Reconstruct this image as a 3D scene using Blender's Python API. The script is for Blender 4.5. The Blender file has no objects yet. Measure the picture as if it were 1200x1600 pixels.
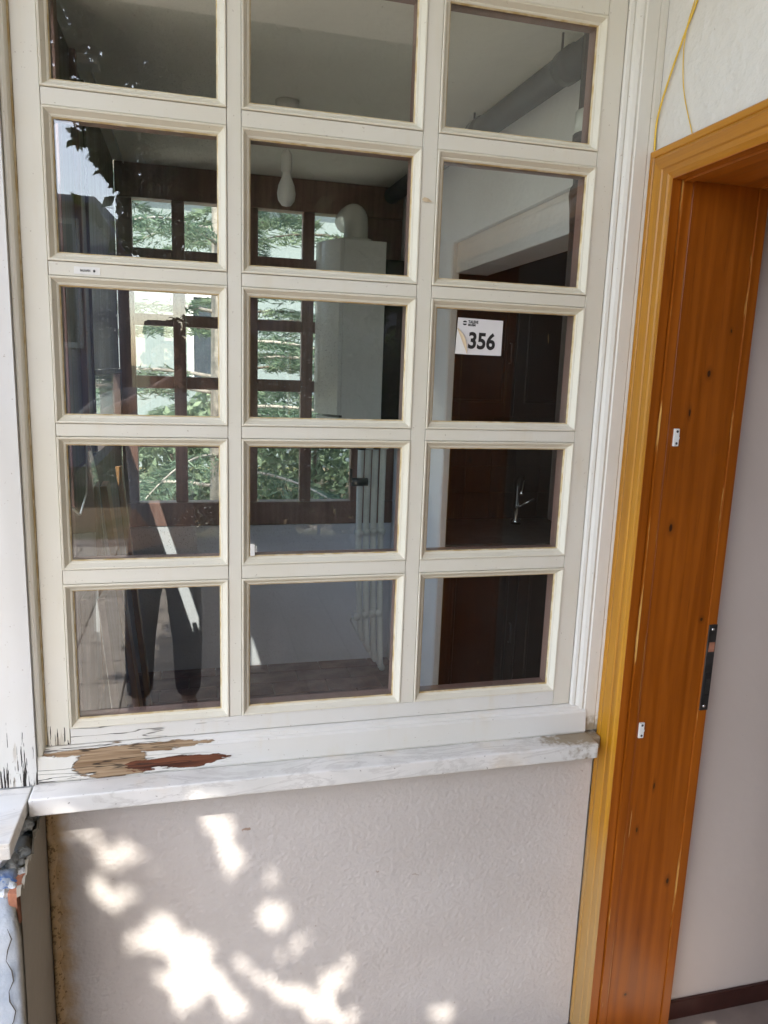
import bpy, bmesh, math, random
import numpy as np
from mathutils import Vector, Matrix
random.seed(7); rng = np.random.default_rng(7)
sc = bpy.context.scene
COL = sc.collection

# ------------------------------------------------------------------ camera, sky, sun, exposure
CAM = Vector((0.2499, -1.6008, 0.1033))
RIGHT = Vector((0.96924, -0.24372, 0.03429)); DOWN = Vector((-0.01234, -0.18727, -0.98223)); FWD = Vector((0.24581, 0.95159, -0.18452))
cam = bpy.data.cameras.new('camera'); camo = bpy.data.objects.new('camera', cam); COL.objects.link(camo)
cam.sensor_fit = 'VERTICAL'; cam.sensor_height = 36.0; cam.lens = 36.0 * 1158.7 / 1600.0
cam.clip_start = 0.02; cam.clip_end = 3000
CM = Matrix((RIGHT, -DOWN, -FWD)).transposed().to_4x4(); CM.translation = CAM
camo.matrix_world = CM
sc.camera = camo
SUN = Vector((-0.375, -1.0, 1.25))
w = bpy.data.worlds.new("World"); sc.world = w; w.use_nodes = True
wn = w.node_tree.nodes; sky = wn.new('ShaderNodeTexSky'); sky.sky_type = 'NISHITA'; sky.sun_disc = False
sky.sun_elevation = math.atan2(SUN.z, math.hypot(SUN.x, SUN.y)); sky.sun_rotation = math.atan2(SUN.x, SUN.y) % (2*math.pi)
sky.dust_density = 2.0; sky.ozone_density = 1.0
w.node_tree.links.new(sky.outputs[0], wn['Background'].inputs[0]); wn['Background'].inputs[1].default_value = 0.15
sl = bpy.data.lights.new('sun', 'SUN'); sl.energy = 2.35; sl.angle = math.radians(0.36); sl.color = (1.0, 0.95, 0.87)
so = bpy.data.objects.new('sun', sl); COL.objects.link(so); so.rotation_euler = SUN.to_track_quat('Z', 'Y').to_euler()
vs = sc.view_settings; vs.view_transform = 'Standard'; vs.look = 'None'; vs.gamma = 1; vs.exposure = 2.4; vs.use_curve_mapping = False
cy = sc.cycles
cy.use_denoising = True; cy.max_bounces = 12; cy.diffuse_bounces = 6; cy.glossy_bounces = 6; cy.transparent_max_bounces = 24
cy.caustics_reflective = False; cy.caustics_refractive = False; cy.sample_clamp_indirect = 8

# ------------------------------------------------------------------ helpers
def tag(o, label=None, cat=None, group=None, kind=None):
    if label: o['label'] = label
    if cat: o['category'] = cat
    if group: o['group'] = group
    if kind: o['kind'] = kind
    return o
def obj(name, me, m=None, parent=None):
    o = bpy.data.objects.new(name, me); COL.objects.link(o)
    if m is not None and me is not None: me.materials.clear(); me.materials.append(m)
    if parent is not None: o.parent = parent
    return o
def empty(name, label, cat, group=None):
    o = bpy.data.objects.new(name, None); COL.objects.link(o); o.empty_display_size = .05
    return tag(o, label, cat, group)
def mesh(name, vs_, fs, smooth=False):
    me = bpy.data.meshes.new(name); me.from_pydata([tuple(v) for v in vs_], [], fs); me.update()
    if smooth: me.polygons.foreach_set('use_smooth', [True]*len(me.polygons))
    return me
def boxmesh(name, x, y, z, bev=0.0, seg=1):
    bm = bmesh.new()
    V = [bm.verts.new((a, b, c)) for a in x for b in y for c in z]
    for f in ((0,1,3,2),(4,6,7,5),(0,4,5,1),(2,3,7,6),(0,2,6,4),(1,5,7,3)): bm.faces.new([V[i] for i in f])
    bmesh.ops.recalc_face_normals(bm, faces=bm.faces[:])
    if bev: bmesh.ops.bevel(bm, geom=bm.edges[:], offset=bev, segments=seg, affect='EDGES', profile=.6)
    me = bpy.data.meshes.new(name); bm.to_mesh(me); bm.free(); return me
def box(name, x, y, z, m, parent=None, bev=0.0, seg=1):
    return obj(name, boxmesh(name, sorted(x), sorted(y), sorted(z), bev, seg), m, parent)
def tubemesh(name, pts, r, seg=10, cap=True):
    pts = [Vector(p) for p in pts]; n = len(pts); rr = r if isinstance(r, (list, tuple)) else [r]*n
    V, F = [], []; up = None
    for i, p in enumerate(pts):
        t = (pts[min(i+1, n-1)] - pts[max(i-1, 0)]).normalized()
        if up is None:
            up = Vector((0,0,1)) if abs(t.z) < .9 else Vector((1,0,0))
        up = (up - t*up.dot(t)).normalized(); s = t.cross(up)
        for k in range(seg):
            a = 2*math.pi*k/seg; V.append(p + (up*math.cos(a) + s*math.sin(a))*rr[i])
    for i in range(n-1):
        for k in range(seg):
            a = i*seg+k; b = i*seg+(k+1)%seg; F.append((a, b, b+seg, a+seg))
    if cap: F.append(tuple(range(seg-1, -1, -1))); F.append(tuple(range((n-1)*seg, n*seg)))
    return mesh(name, V, F, True)
def tube(name, pts, r, m, parent=None, seg=10): return obj(name, tubemesh(name, pts, r, seg), m, parent)
def lathe(name, prof, c, m, parent=None, seg=20):
    V, F = [], []
    for (r, z) in prof:
        for k in range(seg):
            a = 2*math.pi*k/seg; V.append((c[0]+r*math.cos(a), c[1]+r*math.sin(a), c[2]+z))
    for i in range(len(prof)-1):
        for k in range(seg):
            a = i*seg+k; b = i*seg+(k+1)%seg; F.append((a, b, b+seg, a+seg))
    return obj(name, mesh(name, V, F, True), m, parent)
def loopframe(name, rect, prof, m, parent, mats=None):
    """mitred moulding round a rectangle in the xz plane; prof = (offset outwards, y)"""
    x0, x1, z0, z1 = rect; V, F = [], []
    for d, y in prof: V += [(x0-d, y, z0-d), (x1+d, y, z0-d), (x1+d, y, z1+d), (x0-d, y, z1+d)]
    for i in range(len(prof)-1):
        for k in range(4):
            a = 4*i+k; b = 4*i+(k+1) % 4; F.append((a, a+4, b+4, b))
    return obj(name, mesh(name, V, F), m, parent)
def prism(name, poly, axis, a0, a1, m, parent=None):
    """extrude a 2d polygon; axis 'x' -> poly in (y,z); 'y' -> (x,z); 'z' -> (x,y)"""
    def P(u, v, a): return (a, u, v) if axis == 'x' else (u, a, v) if axis == 'y' else (u, v, a)
    n = len(poly); V = [P(u, v, a0) for u, v in poly] + [P(u, v, a1) for u, v in poly]
    F = [tuple(range(n)), tuple(range(2*n-1, n-1, -1))] + [(i, i+n, (i+1) % n + n, (i+1) % n) for i in range(n)]
    me = mesh(name, V, F)
    bm = bmesh.new(); bm.from_mesh(me); bmesh.ops.recalc_face_normals(bm, faces=bm.faces[:]); bm.to_mesh(me); bm.free()
    return obj(name, me, m, parent)
def gridslab(name, x0, x1, z0, z1, yf, yb, nx, nz, m, parent=None, jit=None):
    """wall panel in xz with a finely divided, slightly uneven front"""
    V, F = [], []
    for j in range(nz+1):
        for i in range(nx+1):
            x = x0+(x1-x0)*i/nx; z = z0+(z1-z0)*j/nz
            V.append((x, yf+(jit(x, z) if jit else 0), z))
    for j in range(nz):
        for i in range(nx):
            a = j*(nx+1)+i; F.append((a, a+1, a+nx+2, a+nx+1))
    b = len(V); V += [(x0, yb, z0), (x1, yb, z0), (x1, yb, z1), (x0, yb, z1)]
    tl, tr = nz*(nx+1), nz*(nx+1)+nx
    F += [(b, b+3, b+2, b+1), (0, b, b+1, nx), (tl, tr, b+2, b+3), (0, tl, b+3, b), (nx, b+1, b+2, tr)]
    return obj(name, mesh(name, V, F, True), m, parent)

# ------------------------------------------------------------------ materials
class N:
    def __init__(s, name, rough=.6, spec=.4):
        s.m = bpy.data.materials.new(name); s.m.use_nodes = True; s.t = s.m.node_tree; s.n = s.t.nodes
        s.b = s.n['Principled BSDF']; s.b.inputs['Roughness'].default_value = rough; s.b.inputs['Specular IOR Level'].default_value = spec
        s.tc = s.n.new('ShaderNodeTexCoord').outputs['Object']
    def l(s, a, b): s.t.links.new(a, b)
    def set(s, sock, v):
        if hasattr(v, 'is_output') or isinstance(v, bpy.types.NodeSocket): s.l(v, sock)
        elif isinstance(v, tuple) and len(v) == 3 and sock.type == 'RGBA': sock.default_value = (*v, 1)
        else: sock.default_value = v
    def mapped(s, scale, loc=(0,0,0), rot=(0,0,0)):
        k = s.n.new('ShaderNodeMapping'); k.inputs['Scale'].default_value = scale; k.inputs['Location'].default_value = loc; k.inputs['Rotation'].default_value = rot
        s.l(s.tc, k.inputs['Vector']); return k.outputs[0]
    def noise(s, scale, detail=4, vec=None, rough=.55, dist=0, col=False):
        k = s.n.new('ShaderNodeTexNoise'); k.inputs['Scale'].default_value = scale; k.inputs['Detail'].default_value = detail
        k.inputs['Roughness'].default_value = rough; k.inputs['Distortion'].default_value = dist
        s.l(vec if vec is not None else s.tc, k.inputs['Vector']); return k.outputs['Color' if col else 'Fac']
    def voro(s, scale, vec=None, feat='F1'):
        k = s.n.new('ShaderNodeTexVoronoi'); k.feature = feat; k.inputs['Scale'].default_value = scale
        s.l(vec if vec is not None else s.tc, k.inputs['Vector']); return k.outputs['Distance']
    def wave(s, scale, vec, dist=3, detail=3, dscale=1.5, dirn='X'):
        k = s.n.new('ShaderNodeTexWave'); k.bands_direction = dirn
        for a, b in (('Scale', scale), ('Distortion', dist), ('Detail', detail), ('Detail Scale', dscale)): k.inputs[a].default_value = b
        s.l(vec, k.inputs['Vector']); return k.outputs['Fac']
    def ramp(s, v, a, b, lo=0.0, hi=1.0):
        k = s.n.new('ShaderNodeMapRange'); k.interpolation_type = 'SMOOTHSTEP'
        s.set(k.inputs[0], v)
        for i, q in ((1, a), (2, b), (3, lo), (4, hi)): s.set(k.inputs[i], q)
        return k.outputs[0]
    def math(s, op, a, b=0.0, c=None):
        k = s.n.new('ShaderNodeMath'); k.operation = op; s.set(k.inputs[0], a); s.set(k.inputs[1], b)
        if c is not None: s.set(k.inputs[2], c)
        return k.outputs[0]
    def mix(s, f, a, b, mode='MIX'):
        k = s.n.new('ShaderNodeMix'); k.data_type = 'RGBA'; k.blend_type = mode
        s.set(k.inputs[0], f); s.set(k.inputs[6], a); s.set(k.inputs[7], b); return k.outputs[2]
    def xyz(s):
        k = s.n.new('ShaderNodeSeparateXYZ'); s.l(s.tc, k.inputs[0]); return k.outputs
    def blob(s, axes, c, r):
        """1 at centre falling to 0 at the ellipse edge, then below"""
        X = s.xyz(); acc = None
        for a, cc, rr in zip(axes, c, r):
            q = s.math('POWER', s.math('DIVIDE', s.math('SUBTRACT', X['xyz'.index(a)], cc), rr), 2.0)
            acc = q if acc is None else s.math('ADD', acc, q)
        return s.math('SUBTRACT', 1.0, s.math('SQRT', acc))
    def bump(s, h, strength=.3, dist=.01, prev=None):
        k = s.n.new('ShaderNodeBump'); k.inputs['Strength'].default_value = strength; k.inputs['Distance'].default_value = dist
        s.l(h, k.inputs['Height'])
        if prev is not None: s.l(prev, k.inputs['Normal'])
        return k.outputs[0]
    def done(s, col=None, rough=None, normal=None, metal=None):
        if col is not None: s.set(s.b.inputs['Base Color'], col)
        if rough is not None: s.set(s.b.inputs['Roughness'], rough)
        if normal is not None: s.l(normal, s.b.inputs['Normal'])
        if metal is not None: s.b.inputs['Metallic'].default_value = metal
        return s.m
def plain(name, c, rough=.6, var=.12, scale=6, bump=.1, bs=60, metal=None):
    k = N(name, rough); v = k.noise(scale, 5); d = tuple(q*(1-var) for q in c); e = tuple(min(1, q*(1+var*.6)) for q in c)
    return k.done(k.mix(k.ramp(v, .3, .7), d, e), k.ramp(k.noise(scale*3), .2, .8, rough*.85, min(1, rough*1.15)), k.bump(k.noise(bs, 3), bump, .002), metal)

def paint_material(name, base=(.71,.685,.60), yellow=(.63,.55,.40), cracks=None, peel=False, dirty=None):
    k = N(name, .42, .35); X = k.xyz()
    v = k.noise(2.2, 4); c = k.mix(k.ramp(v, .35, .7), base, tuple(a*b for a, b in zip(base, (.96,.945,.90))))
    st = k.noise(7, 6, k.mapped((3, 3, .6))); c = k.mix(k.ramp(st, .55, .8, 0, .35), c, yellow)
    fl = k.noise(160, 2); c = k.mix(k.ramp(fl, .71, .76, 0, .55), c, (.30,.24,.17))
    nrm = k.bump(k.noise(26, 4, k.mapped((1, 1, .35))), .12, .003)
    rough = k.ramp(k.noise(14), .3, .7, .34, .52)
    if dirty:   # grime settled at one end: ellipse (axes, centre, radii)
        d = k.math('ADD', k.blob(*dirty), k.math('MULTIPLY', k.math('SUBTRACT', k.noise(45, 6), .5), 1.6))
        c = k.mix(k.ramp(d, .0, .6, 0, .8), c, (.24,.19,.11))
    if cracks:  # (z bottom, z top) : vertical splits, denser towards the foot
        z0, z1 = cracks
        p = k.ramp(X[2], z0, z1, .34, 0.0)
        cr = k.noise(1, 3, k.mapped((210, 60, 14)), .6)
        msk = k.ramp(k.math('SUBTRACT', cr, k.math('SUBTRACT', .86, p)), 0, .02)
        c = k.mix(msk, c, (.018,.014,.011)); nrm = k.bump(k.math('SUBTRACT', 1.0, msk), .7, .004, nrm)
        f2 = k.ramp(k.math('SUBTRACT', k.noise(1, 4, k.mapped((70, 60, 9), (3, 0, 2))), k.math('SUBTRACT', .84, p)), 0, .05, 0, .5); c = k.mix(f2, c, (.42,.36,.28))
    if peel:
        n1 = k.noise(1, 6, k.mapped((16, 60, 75))); n1 = k.math('SUBTRACT', n1, .5)
        a = k.math('ADD', k.blob('xz', (.062, -.742), (.085, .034)), k.math('MULTIPLY', n1, 1.3))
        b = k.math('ADD', k.blob('xz', (.205, -.753), (.125, .016)), k.math('MULTIPLY', n1, 1.6))
        d = k.math('ADD', k.blob('xz', (.10, -.716), (.20, .008)), k.math('MULTIPLY', n1, 2.2))
        grain = k.noise(1, 5, k.mapped((5, 120, 130)))
        wood1 = k.mix(k.ramp(grain, .3, .7), (.19,.115,.06), (.40,.29,.18)); wood2 = k.mix(k.ramp(grain, .3, .7), (.06,.018,.009), (.16,.055,.025))
        ma, mb, md = k.ramp(a, .0, .06), k.ramp(b, .10, .16), k.ramp(d, .12, .2)
        cc = k.mix(ma, c, wood1); cc = k.mix(mb, cc, wood2); c = k.mix(md, cc, wood1)
        any_ = k.math('MAXIMUM', k.math('MAXIMUM', ma, mb), md)
        cr = k.math('SUBTRACT', 1.0, k.ramp(k.math('ABSOLUTE', k.math('SUBTRACT', k.noise(1, 3, k.mapped((3.2, 40, 46), (0, 0, 1))), .5)), .004, .014))
        cr = k.math('MULTIPLY', cr, k.ramp(X[0], .42, -.02, 0, 1)); c = k.mix(k.math('MULTIPLY', cr, .9), c, (.03,.022,.016))
        nrm = k.bump(k.math('SUBTRACT', 1.0, any_), 1.0, .0035, nrm); nrm = k.bump(k.math('SUBTRACT', 1.0, cr), .8, .003, nrm)
        rough = k.mix(any_, (.42,.42,.42), (.85,.85,.85))
    return k.done(c, rough, nrm)
PAINT = paint_material('window_paint')
PAINT_BEAD = paint_material('bead_paint', base=(.71,.675,.565))
PAINT_BOARD = paint_material('weathered_board_paint', base=(.69,.685,.665), cracks=(-.80, -.50))
PAINT_STILE = paint_material('stile_paint', cracks=(-.705, -.60))
PAINT_SILL = paint_material('peeling_sill_paint', base=(.70,.69,.65), peel=True)
PAINT_END = paint_material('frame_paint', base=(.70,.685,.63), dirty=('xz', (1.225, -.785), (.09, .06)))
def sealant():
    k = N('glazing_sealant', .6); return k.done(k.mix(k.ramp(k.noise(30, 4, k.mapped((1,1,1))), .35, .65), (.50,.36,.16), (.68,.58,.38)))
SEAL = sealant()
def stucco(name, c, stain=False, bump=.55, scale=70):
    k = N(name, .88, .2); X = k.xyz()
    v = k.noise(1.8, 5); col = k.mix(k.ramp(v, .3, .7), c, tuple(a*b for a, b in zip(c, (.93,.915,.90))))
    sp = k.noise(55, 3); col = k.mix(k.ramp(sp, .72, .78, 0, .6), col, (.32,.25,.19))
    h = k.math('ADD', k.noise(scale, 5, None, .6), k.math('MULTIPLY', k.voro(scale*.8), .5))
    nrm = k.bump(h, bump, .006); nrm = k.bump(k.noise(5, 3), .2, .02, nrm)
    if stain:
        e = k.ramp(X[0], -.075, .03, 1, 0); e = k.math('ADD', e, k.math('MULTIPLY', k.math('SUBTRACT', k.noise(26, 6), .5), .75))
        col = k.mix(k.ramp(e, .35, 1.0, 0, .9), col, (.42,.27,.11)); col = k.mix(k.ramp(k.math('MULTIPLY', e, k.noise(130, 3)), .52, .6, 0, .8), col, (.16,.10,.05))
        b = k.math('ADD', k.blob('xz', (.36, -.945), (.022, .008)), k.math('MULTIPLY', k.math('SUBTRACT', k.noise(60, 5), .5), 2.2)); col = k.mix(k.ramp(b, .45, .6, 0, .7), col, (.30,.17,.10))
    return k.done(col, None, nrm)
WALL = stucco('lower_wall_stucco', (.565,.53,.498), True, .38, 105)
WALL2 = stucco('door_wall_stucco', (.68,.665,.63), False, .6, 48)
HOUSEW = stucco('house_render', (.76,.73,.67), False, .2, 30)
PIERSIDE = stucco('brown_grey_render', (.27,.24,.19), False, .35, 40)
def pier_mat():
    k = N('pier_plaster', .85, .2); X = k.xyz(); v = k.noise(9, 6)
    c = k.mix(k.ramp(v, .3, .7), (.33,.39,.47), (.50,.54,.58))
    sd = k.n.new('ShaderNodeSeparateXYZ'); g = k.n.new('ShaderNodeNewGeometry'); k.l(g.outputs['Normal'], sd.inputs[0])
    c = k.mix(k.ramp(sd.outputs[0], .4, .7), c, k.mix(k.ramp(k.noise(7, 5, k.mapped((1,3,1))), .3, .7), (.20,.175,.135), (.31,.28,.22)))  # flank facing along x is darker and browner than the front
    bl = k.math('ADD', k.ramp(X[2], -.90, -.85), k.math('MULTIPLY', k.math('SUBTRACT', k.noise(38, 4), .5), 1.4)); c = k.mix(k.math('MULTIPLY', k.ramp(bl, .85, .95), k.ramp(X[1], -.20, -.24)), c, (.05,.14,.40))
    return k.done(c, None, k.bump(k.noise(60, 5), .6, .006))
PIER = pier_mat()
def marble():
    k = N('sill_marble', .35, .5); X = k.xyz()
    v = k.noise(4, 8, k.mapped((1,3,3)), .65, 1.2); vein = k.math('SUBTRACT', 1.0, k.ramp(k.math('ABSOLUTE', k.math('SUBTRACT', v, .5)), 0, .05))
    c = k.mix(k.ramp(k.noise(9, 5), .3, .7), (.66,.655,.62), (.76,.745,.71)); c = k.mix(k.math('MULTIPLY', vein, .35), c, (.42,.40,.37))
    c = k.mix(k.ramp(k.noise(6, 5, k.mapped((1,1,1),(4,2,0))), .55, .75, 0, .45), c, (.66,.55,.40))
    d = k.math('ADD', k.blob('xy', (1.18, -.055), (.12, .05)), k.math('MULTIPLY', k.math('SUBTRACT', k.noise(60, 6), .5), 1.5)); c = k.mix(k.ramp(d, -.05, .5, 0, .85), c, (.22,.165,.085))
    c = k.mix(k.ramp(k.noise(120, 2), .70, .75, 0, .6), c, (.16,.13,.10))
    return k.done(c, k.ramp(k.noise(20), .3, .7, .3, .55), k.bump(k.noise(40, 4), .1, .002))
MARBLE = marble()
KN = [(1.43,.223),(1.384,.126),(1.345,.037),(1.328,-.231),(1.441,-.461),(1.36,-.896),(1.324,-1.014),(1.432,-1.175),(1.343,-1.502)]
def pine(name, a, b, knots=None, scale=(26,26,1.1), worn=None):
    k = N(name, .38, .45); vec = k.mapped(scale)
    n = k.noise(1.0, 5, vec, .6, .6); wv = k.wave(.9, k.mapped((scale[0]*.55, scale[1]*.55, scale[2]*.6)), 5, 3, .8)
    f = k.math('ADD', k.math('MULTIPLY', n, .93), k.math('MULTIPLY', wv, .07)); c = k.mix(k.ramp(f, .3, .72), a, b)
    c = k.mix(k.ramp(k.noise(2.2, 4), .4, .75, 0, .45), c, tuple(q*.62 for q in a))
    fib = k.noise(1, 3, k.mapped(tuple(q*7 for q in scale))); c = k.mix(k.ramp(fib, .6, .75, 0, .35), c, tuple(q*.4 for q in a))
    if knots:
        acc = None
        for (x, z) in knots:
            q = k.blob('xz', (x, z), (.0046*(1+.35*math.sin(x*900)), .0095*(1+.4*math.sin(z*700)))); acc = q if acc is None else k.math('MAXIMUM', acc, q)
        acc = k.math('ADD', acc, k.math('MULTIPLY', k.math('SUBTRACT', k.noise(90, 3), .5), .5))
        c = k.mix(k.ramp(acc, -1.3, .2, 0, .45), c, tuple(q*.45 for q in a)); c = k.mix(k.ramp(acc, .15, .5), c, (.035,.010,.003))
    if knots:
        X = k.xyz(); ed = None
        for xe in (1.2675, 1.2893, 1.4605):
            q = k.ramp(k.math('ABSOLUTE', k.math('SUBTRACT', X[0], xe)), .0006, .0022, 1, 0); ed = q if ed is None else k.math('MAXIMUM', ed, q)
        c = k.mix(k.math('MULTIPLY', ed, k.ramp(k.noise(1, 4, k.mapped((40,40,5))), .50, .60, 0, .8)), c, (.62,.36,.10))
    if worn:
        X = k.xyz(); e = k.math('ADD', k.ramp(X[2], -.75, -1.2), k.math('MULTIPLY', k.math('SUBTRACT', k.noise(1, 5, k.mapped((14,14,2))), .5), 1.1))
        c = k.mix(k.ramp(e, .5, 1.1, 0, .75), c, worn)
    sc_ = k.noise(1, 2, k.mapped((90,90,5), (1,2,3))); c = k.mix(k.ramp(sc_, .76, .79, 0, .7), c, (.62,.40,.16))
    return k.done(c, k.ramp(n, .3, .7, .3, .46), k.bump(f, .15, .003))
CASING = pine('yellow_pine', (.34,.135,.005), (.53,.245,.013), worn=(.40,.26,.11))  # yellower and lighter tone than the jamb
HEADW = pine('head_pine', (.33,.125,.006), (.50,.22,.016), scale=(26,1.1,26))
JAMB = pine('orange_stained_pine', (.24,.056,.002), (.38,.100,.005), KN)
SOFF = pine('soffit_pine', (.30,.08,.005), (.44,.13,.010), scale=(26,1.1,26))
BROWN = pine('dark_brown_window_wood', (.19,.105,.085), (.28,.165,.135), scale=(20,20,1.5))
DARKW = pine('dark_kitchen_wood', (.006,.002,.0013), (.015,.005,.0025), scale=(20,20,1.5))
LEFTW = pine('dark_panel_wood', (.07,.045,.036), (.13,.09,.07), scale=(18,18,1.2))
LIGHTW = pine('raw_light_wood', (.30,.15,.06), (.42,.25,.12), scale=(16,16,2))
CEIL = stucco('ceiling_plaster', (.84,.82,.74), False, .15, 30)
INW = stucco('inner_wall_plaster', (.74,.74,.74), False, .2, 40)
PARAP = stucco('parapet_plaster', (.68,.70,.75), False, .2, 40)
HALLW = stucco('hall_plaster', (.56,.485,.43), False, .12, 30)
def glass(dust=.03, F0=.055):
    k = N('window_glass'); t = k.t; out = k.n['Material Output']
    lw = k.n.new('ShaderNodeLayerWeight'); lw.inputs['Blend'].default_value = .5
    f = k.math('MULTIPLY_ADD', k.math('POWER', lw.outputs['Facing'], 5.0), 1-F0, F0)
    tr = k.n.new('ShaderNodeBsdfTransparent'); tr.inputs[0].default_value = (.97,.985,.975,1)
    gl = k.n.new('ShaderNodeBsdfGlossy'); gl.inputs['Roughness'].default_value = 0.0; gl.inputs[0].default_value = (1,1,1,1)
    k.l(k.bump(k.noise(3.2, 2), .02, .01), gl.inputs['Normal'])
    mx = k.n.new('ShaderNodeMixShader'); k.l(f, mx.inputs[0]); k.l(tr.outputs[0], mx.inputs[1]); k.l(gl.outputs[0], mx.inputs[2])
    df = k.n.new('ShaderNodeBsdfDiffuse'); df.inputs[0].default_value = (.72,.70,.66,1)
    tl = k.n.new('ShaderNodeBsdfTranslucent'); tl.inputs[0].default_value = (.72,.70,.66,1)
    dd = k.n.new('ShaderNodeMixShader'); dd.inputs[0].default_value = .5; k.l(df.outputs[0], dd.inputs[1]); k.l(tl.outputs[0], dd.inputs[2])
    sp = k.ramp(k.noise(230, 2), .60, .68, 0, dust*8); sp = k.math('MULTIPLY', sp, k.ramp(k.blob('xz', (.26, .05), (.34, .70)), -.1, .5, .15, 1.5)); cl = k.ramp(k.noise(3.5, 4), .35, .7, .1, 1.0)
    dm = k.math('ADD', k.math('MULTIPLY', sp, cl), k.math('MULTIPLY', cl, dust*.35))
    m2 = k.n.new('ShaderNodeMixShader'); k.l(dm, m2.inputs[0]); k.l(mx.outputs[0], m2.inputs[1]); k.l(dd.outputs[0], m2.inputs[2])
    k.l(m2.outputs[0], out.inputs['Surface']); return k.m
GLASS = glass(.032); GLASS2 = glass(.012)
METAL = plain('dark_steel', (.09,.085,.08), .45, .3, 20, .2, 60, .8)
GREYPIPE = plain('grey_plastic_pipe', (.05,.055,.06), .5, .15)
DARKPIPE = plain('dark_soil_pipe', (.05,.035,.03), .5, .2)
WHITEP = plain('white_plastic', (.78,.77,.73), .35, .05)
BOILW = plain('white_enamel', (.66,.67,.64), .22, .04, 3, .02)
PIPEW = plain('painted_pipe', (.68,.69,.64), .4, .08)
CHROME = plain('chrome', (.8,.8,.8), .12, .02, 5, 0, 60, 1.0)
BLACK = plain('black_print', (.02,.018,.017), .5, .05)
PAPER = plain('sticker_paper', (.70,.68,.67), .5, .03, 10, .02)
PAPERB = plain('sticker_back', (.56,.45,.30), .6, .08)
YELLOW = plain('yellow_wire', (.75,.50,.06), .4, .1)
SKIRT = plain('red_brown_skirting', (.045,.014,.010), .4, .25)
CRUMB = plain('crumbled_mortar', (.55,.57,.57), .95, .4, 30, .8, 90)
BRICK = plain('broken_brick', (.40,.17,.10), .9, .3, 30, .7, 80)
def tile_mat(name, a, b):
    k = N(name, .45, .4); oi = k.n.new('ShaderNodeObjectInfo'); r = oi.outputs['Random']
    c = k.mix(r, a, b); c = k.mix(k.ramp(k.noise(14, 6), .35, .75, 0, .5), c, tuple(q*.55 for q in a))
    return k.done(c, k.ramp(k.noise(9), .3, .7, .3, .6), k.bump(k.noise(50, 4), .15, .003))
TILE_IN = tile_mat('brown_floor_tile', (.11,.048,.033), (.17,.075,.05)); TILE_OUT = tile_mat('beige_terrace_tile', (.38,.315,.25), (.47,.40,.33))
HALLF = plain('hall_floor', (.085,.042,.018), .75, .4, 9, .3, 30)
GROUT = plain('grout', (.22,.17,.14), .9, .2)
LEAF = None
def leafm(name, a, b, tr=.35):
    k = N(name, .55, .3); g = k.n.new('ShaderNodeNewGeometry'); c = k.mix(g.outputs['Random Per Island'], a, b)
    k.set(k.b.inputs['Base Color'], c); t = k.n.new('ShaderNodeBsdfTranslucent'); k.l(c, t.inputs[0])
    mx = k.n.new('ShaderNodeMixShader'); mx.inputs[0].default_value = tr; k.l(k.b.outputs[0], mx.inputs[1]); k.l(t.outputs[0], mx.inputs[2])
    k.l(mx.outputs[0], k.n['Material Output'].inputs[0]); return k.m
LEAF = leafm('broad_leaves', (.035,.06,.018), (.08,.115,.03), .25); NEEDLE = leafm('conifer_needles', (.05,.09,.065), (.15,.21,.13)); NEEDLE2 = leafm('pale_conifer_needles', (.12,.17,.11), (.26,.33,.20))
BARK = plain('bark', (.13,.10,.075), .95, .4, 12, .9, 40); BARKP = plain('pale_bark', (.30,.27,.23), .9, .3, 12, .8, 40)

# ------------------------------------------------------------------ ground and terrace
FL = -1.62
def ground_mat():
    k = N('garden_ground', .95, .1); c = k.mix(k.ramp(k.noise(.8, 6), .35, .65), (.07,.085,.03), (.19,.145,.09)); return k.done(c, None, k.bump(k.noise(6, 6), .6, .05))
g = obj('ground', mesh('ground', [(-900,-900,-1.80),(900,-900,-1.80),(900,900,-1.80),(-900,900,-1.80)], [(0,1,2,3)]), ground_mat()); tag(g, kind='structure')
ter = box('terrace', (-3.2, 4.2), (-6.2, -.02), (-1.80, -1.655), GROUT); tag(ter, kind='structure')
tm = boxmesh('tile', (-.1625,.1625), (-.1625,.1625), (0,.012), .003)
for i in range(15):
    for j in range(17):
        x = -1.3+.33*i - .0; y = -.36-.33*j
        if x > 3.6: continue
        t = obj('tile', tm, TILE_OUT, ter); t.location = (x, y, -1.655+random.uniform(0,.002)); t.rotation_euler.z = random.uniform(-.006,.006)

sp0 = box('bounce_path', (-4.2,-.46), (-.0195,9), (-1.80,-1.66), plain('pale_bounce_gravel', (.70,.67,.60), .95, .25, 20, .8, 60)); tag(sp0, kind='structure')  # unseen pale path, added to bounce sun up to the room ceiling
# ------------------------------------------------------------------ the big multi-pane window
XS = [(0,.30),(.362,.698),(.765,1.099)]
ZS = [(.613,.849),(.308,.548),(0,.2477),(-.3006,-.060),(-.6507,-.365)]
YF = -.0155; BW = .0165
win = empty('casement_window', 'white painted wooden window of fifteen panes with cream glazing beads', 'window')
SX0, SX1, SZ0, SZ1 = -.062, 1.160, -.704, .912
o1 = .0175
def member(name, x, z, m=PAINT): return box(name, x, (YF, .001), z, m, win, .0014, 2)
member('stile', (SX0, XS[0][0]-o1), (SZ0, SZ1), PAINT_STILE); member('stile', (XS[2][1]+o1, SX1), (SZ0, SZ1))
for i in range(2):
    member('mullion', (XS[i][1]+o1, XS[i+1][0]-o1), (ZS[4][0]-o1+.0006, ZS[0][1]+o1-.0006))
member('bottom_rail', (XS[0][0]-o1+.0012, XS[2][1]+o1-.0012), (SZ0, ZS[4][0]-o1), PAINT_SILL); member('top_rail', (XS[0][0]-o1+.0012, XS[2][1]+o1-.0012), (ZS[0][1]+o1, SZ1))
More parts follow.
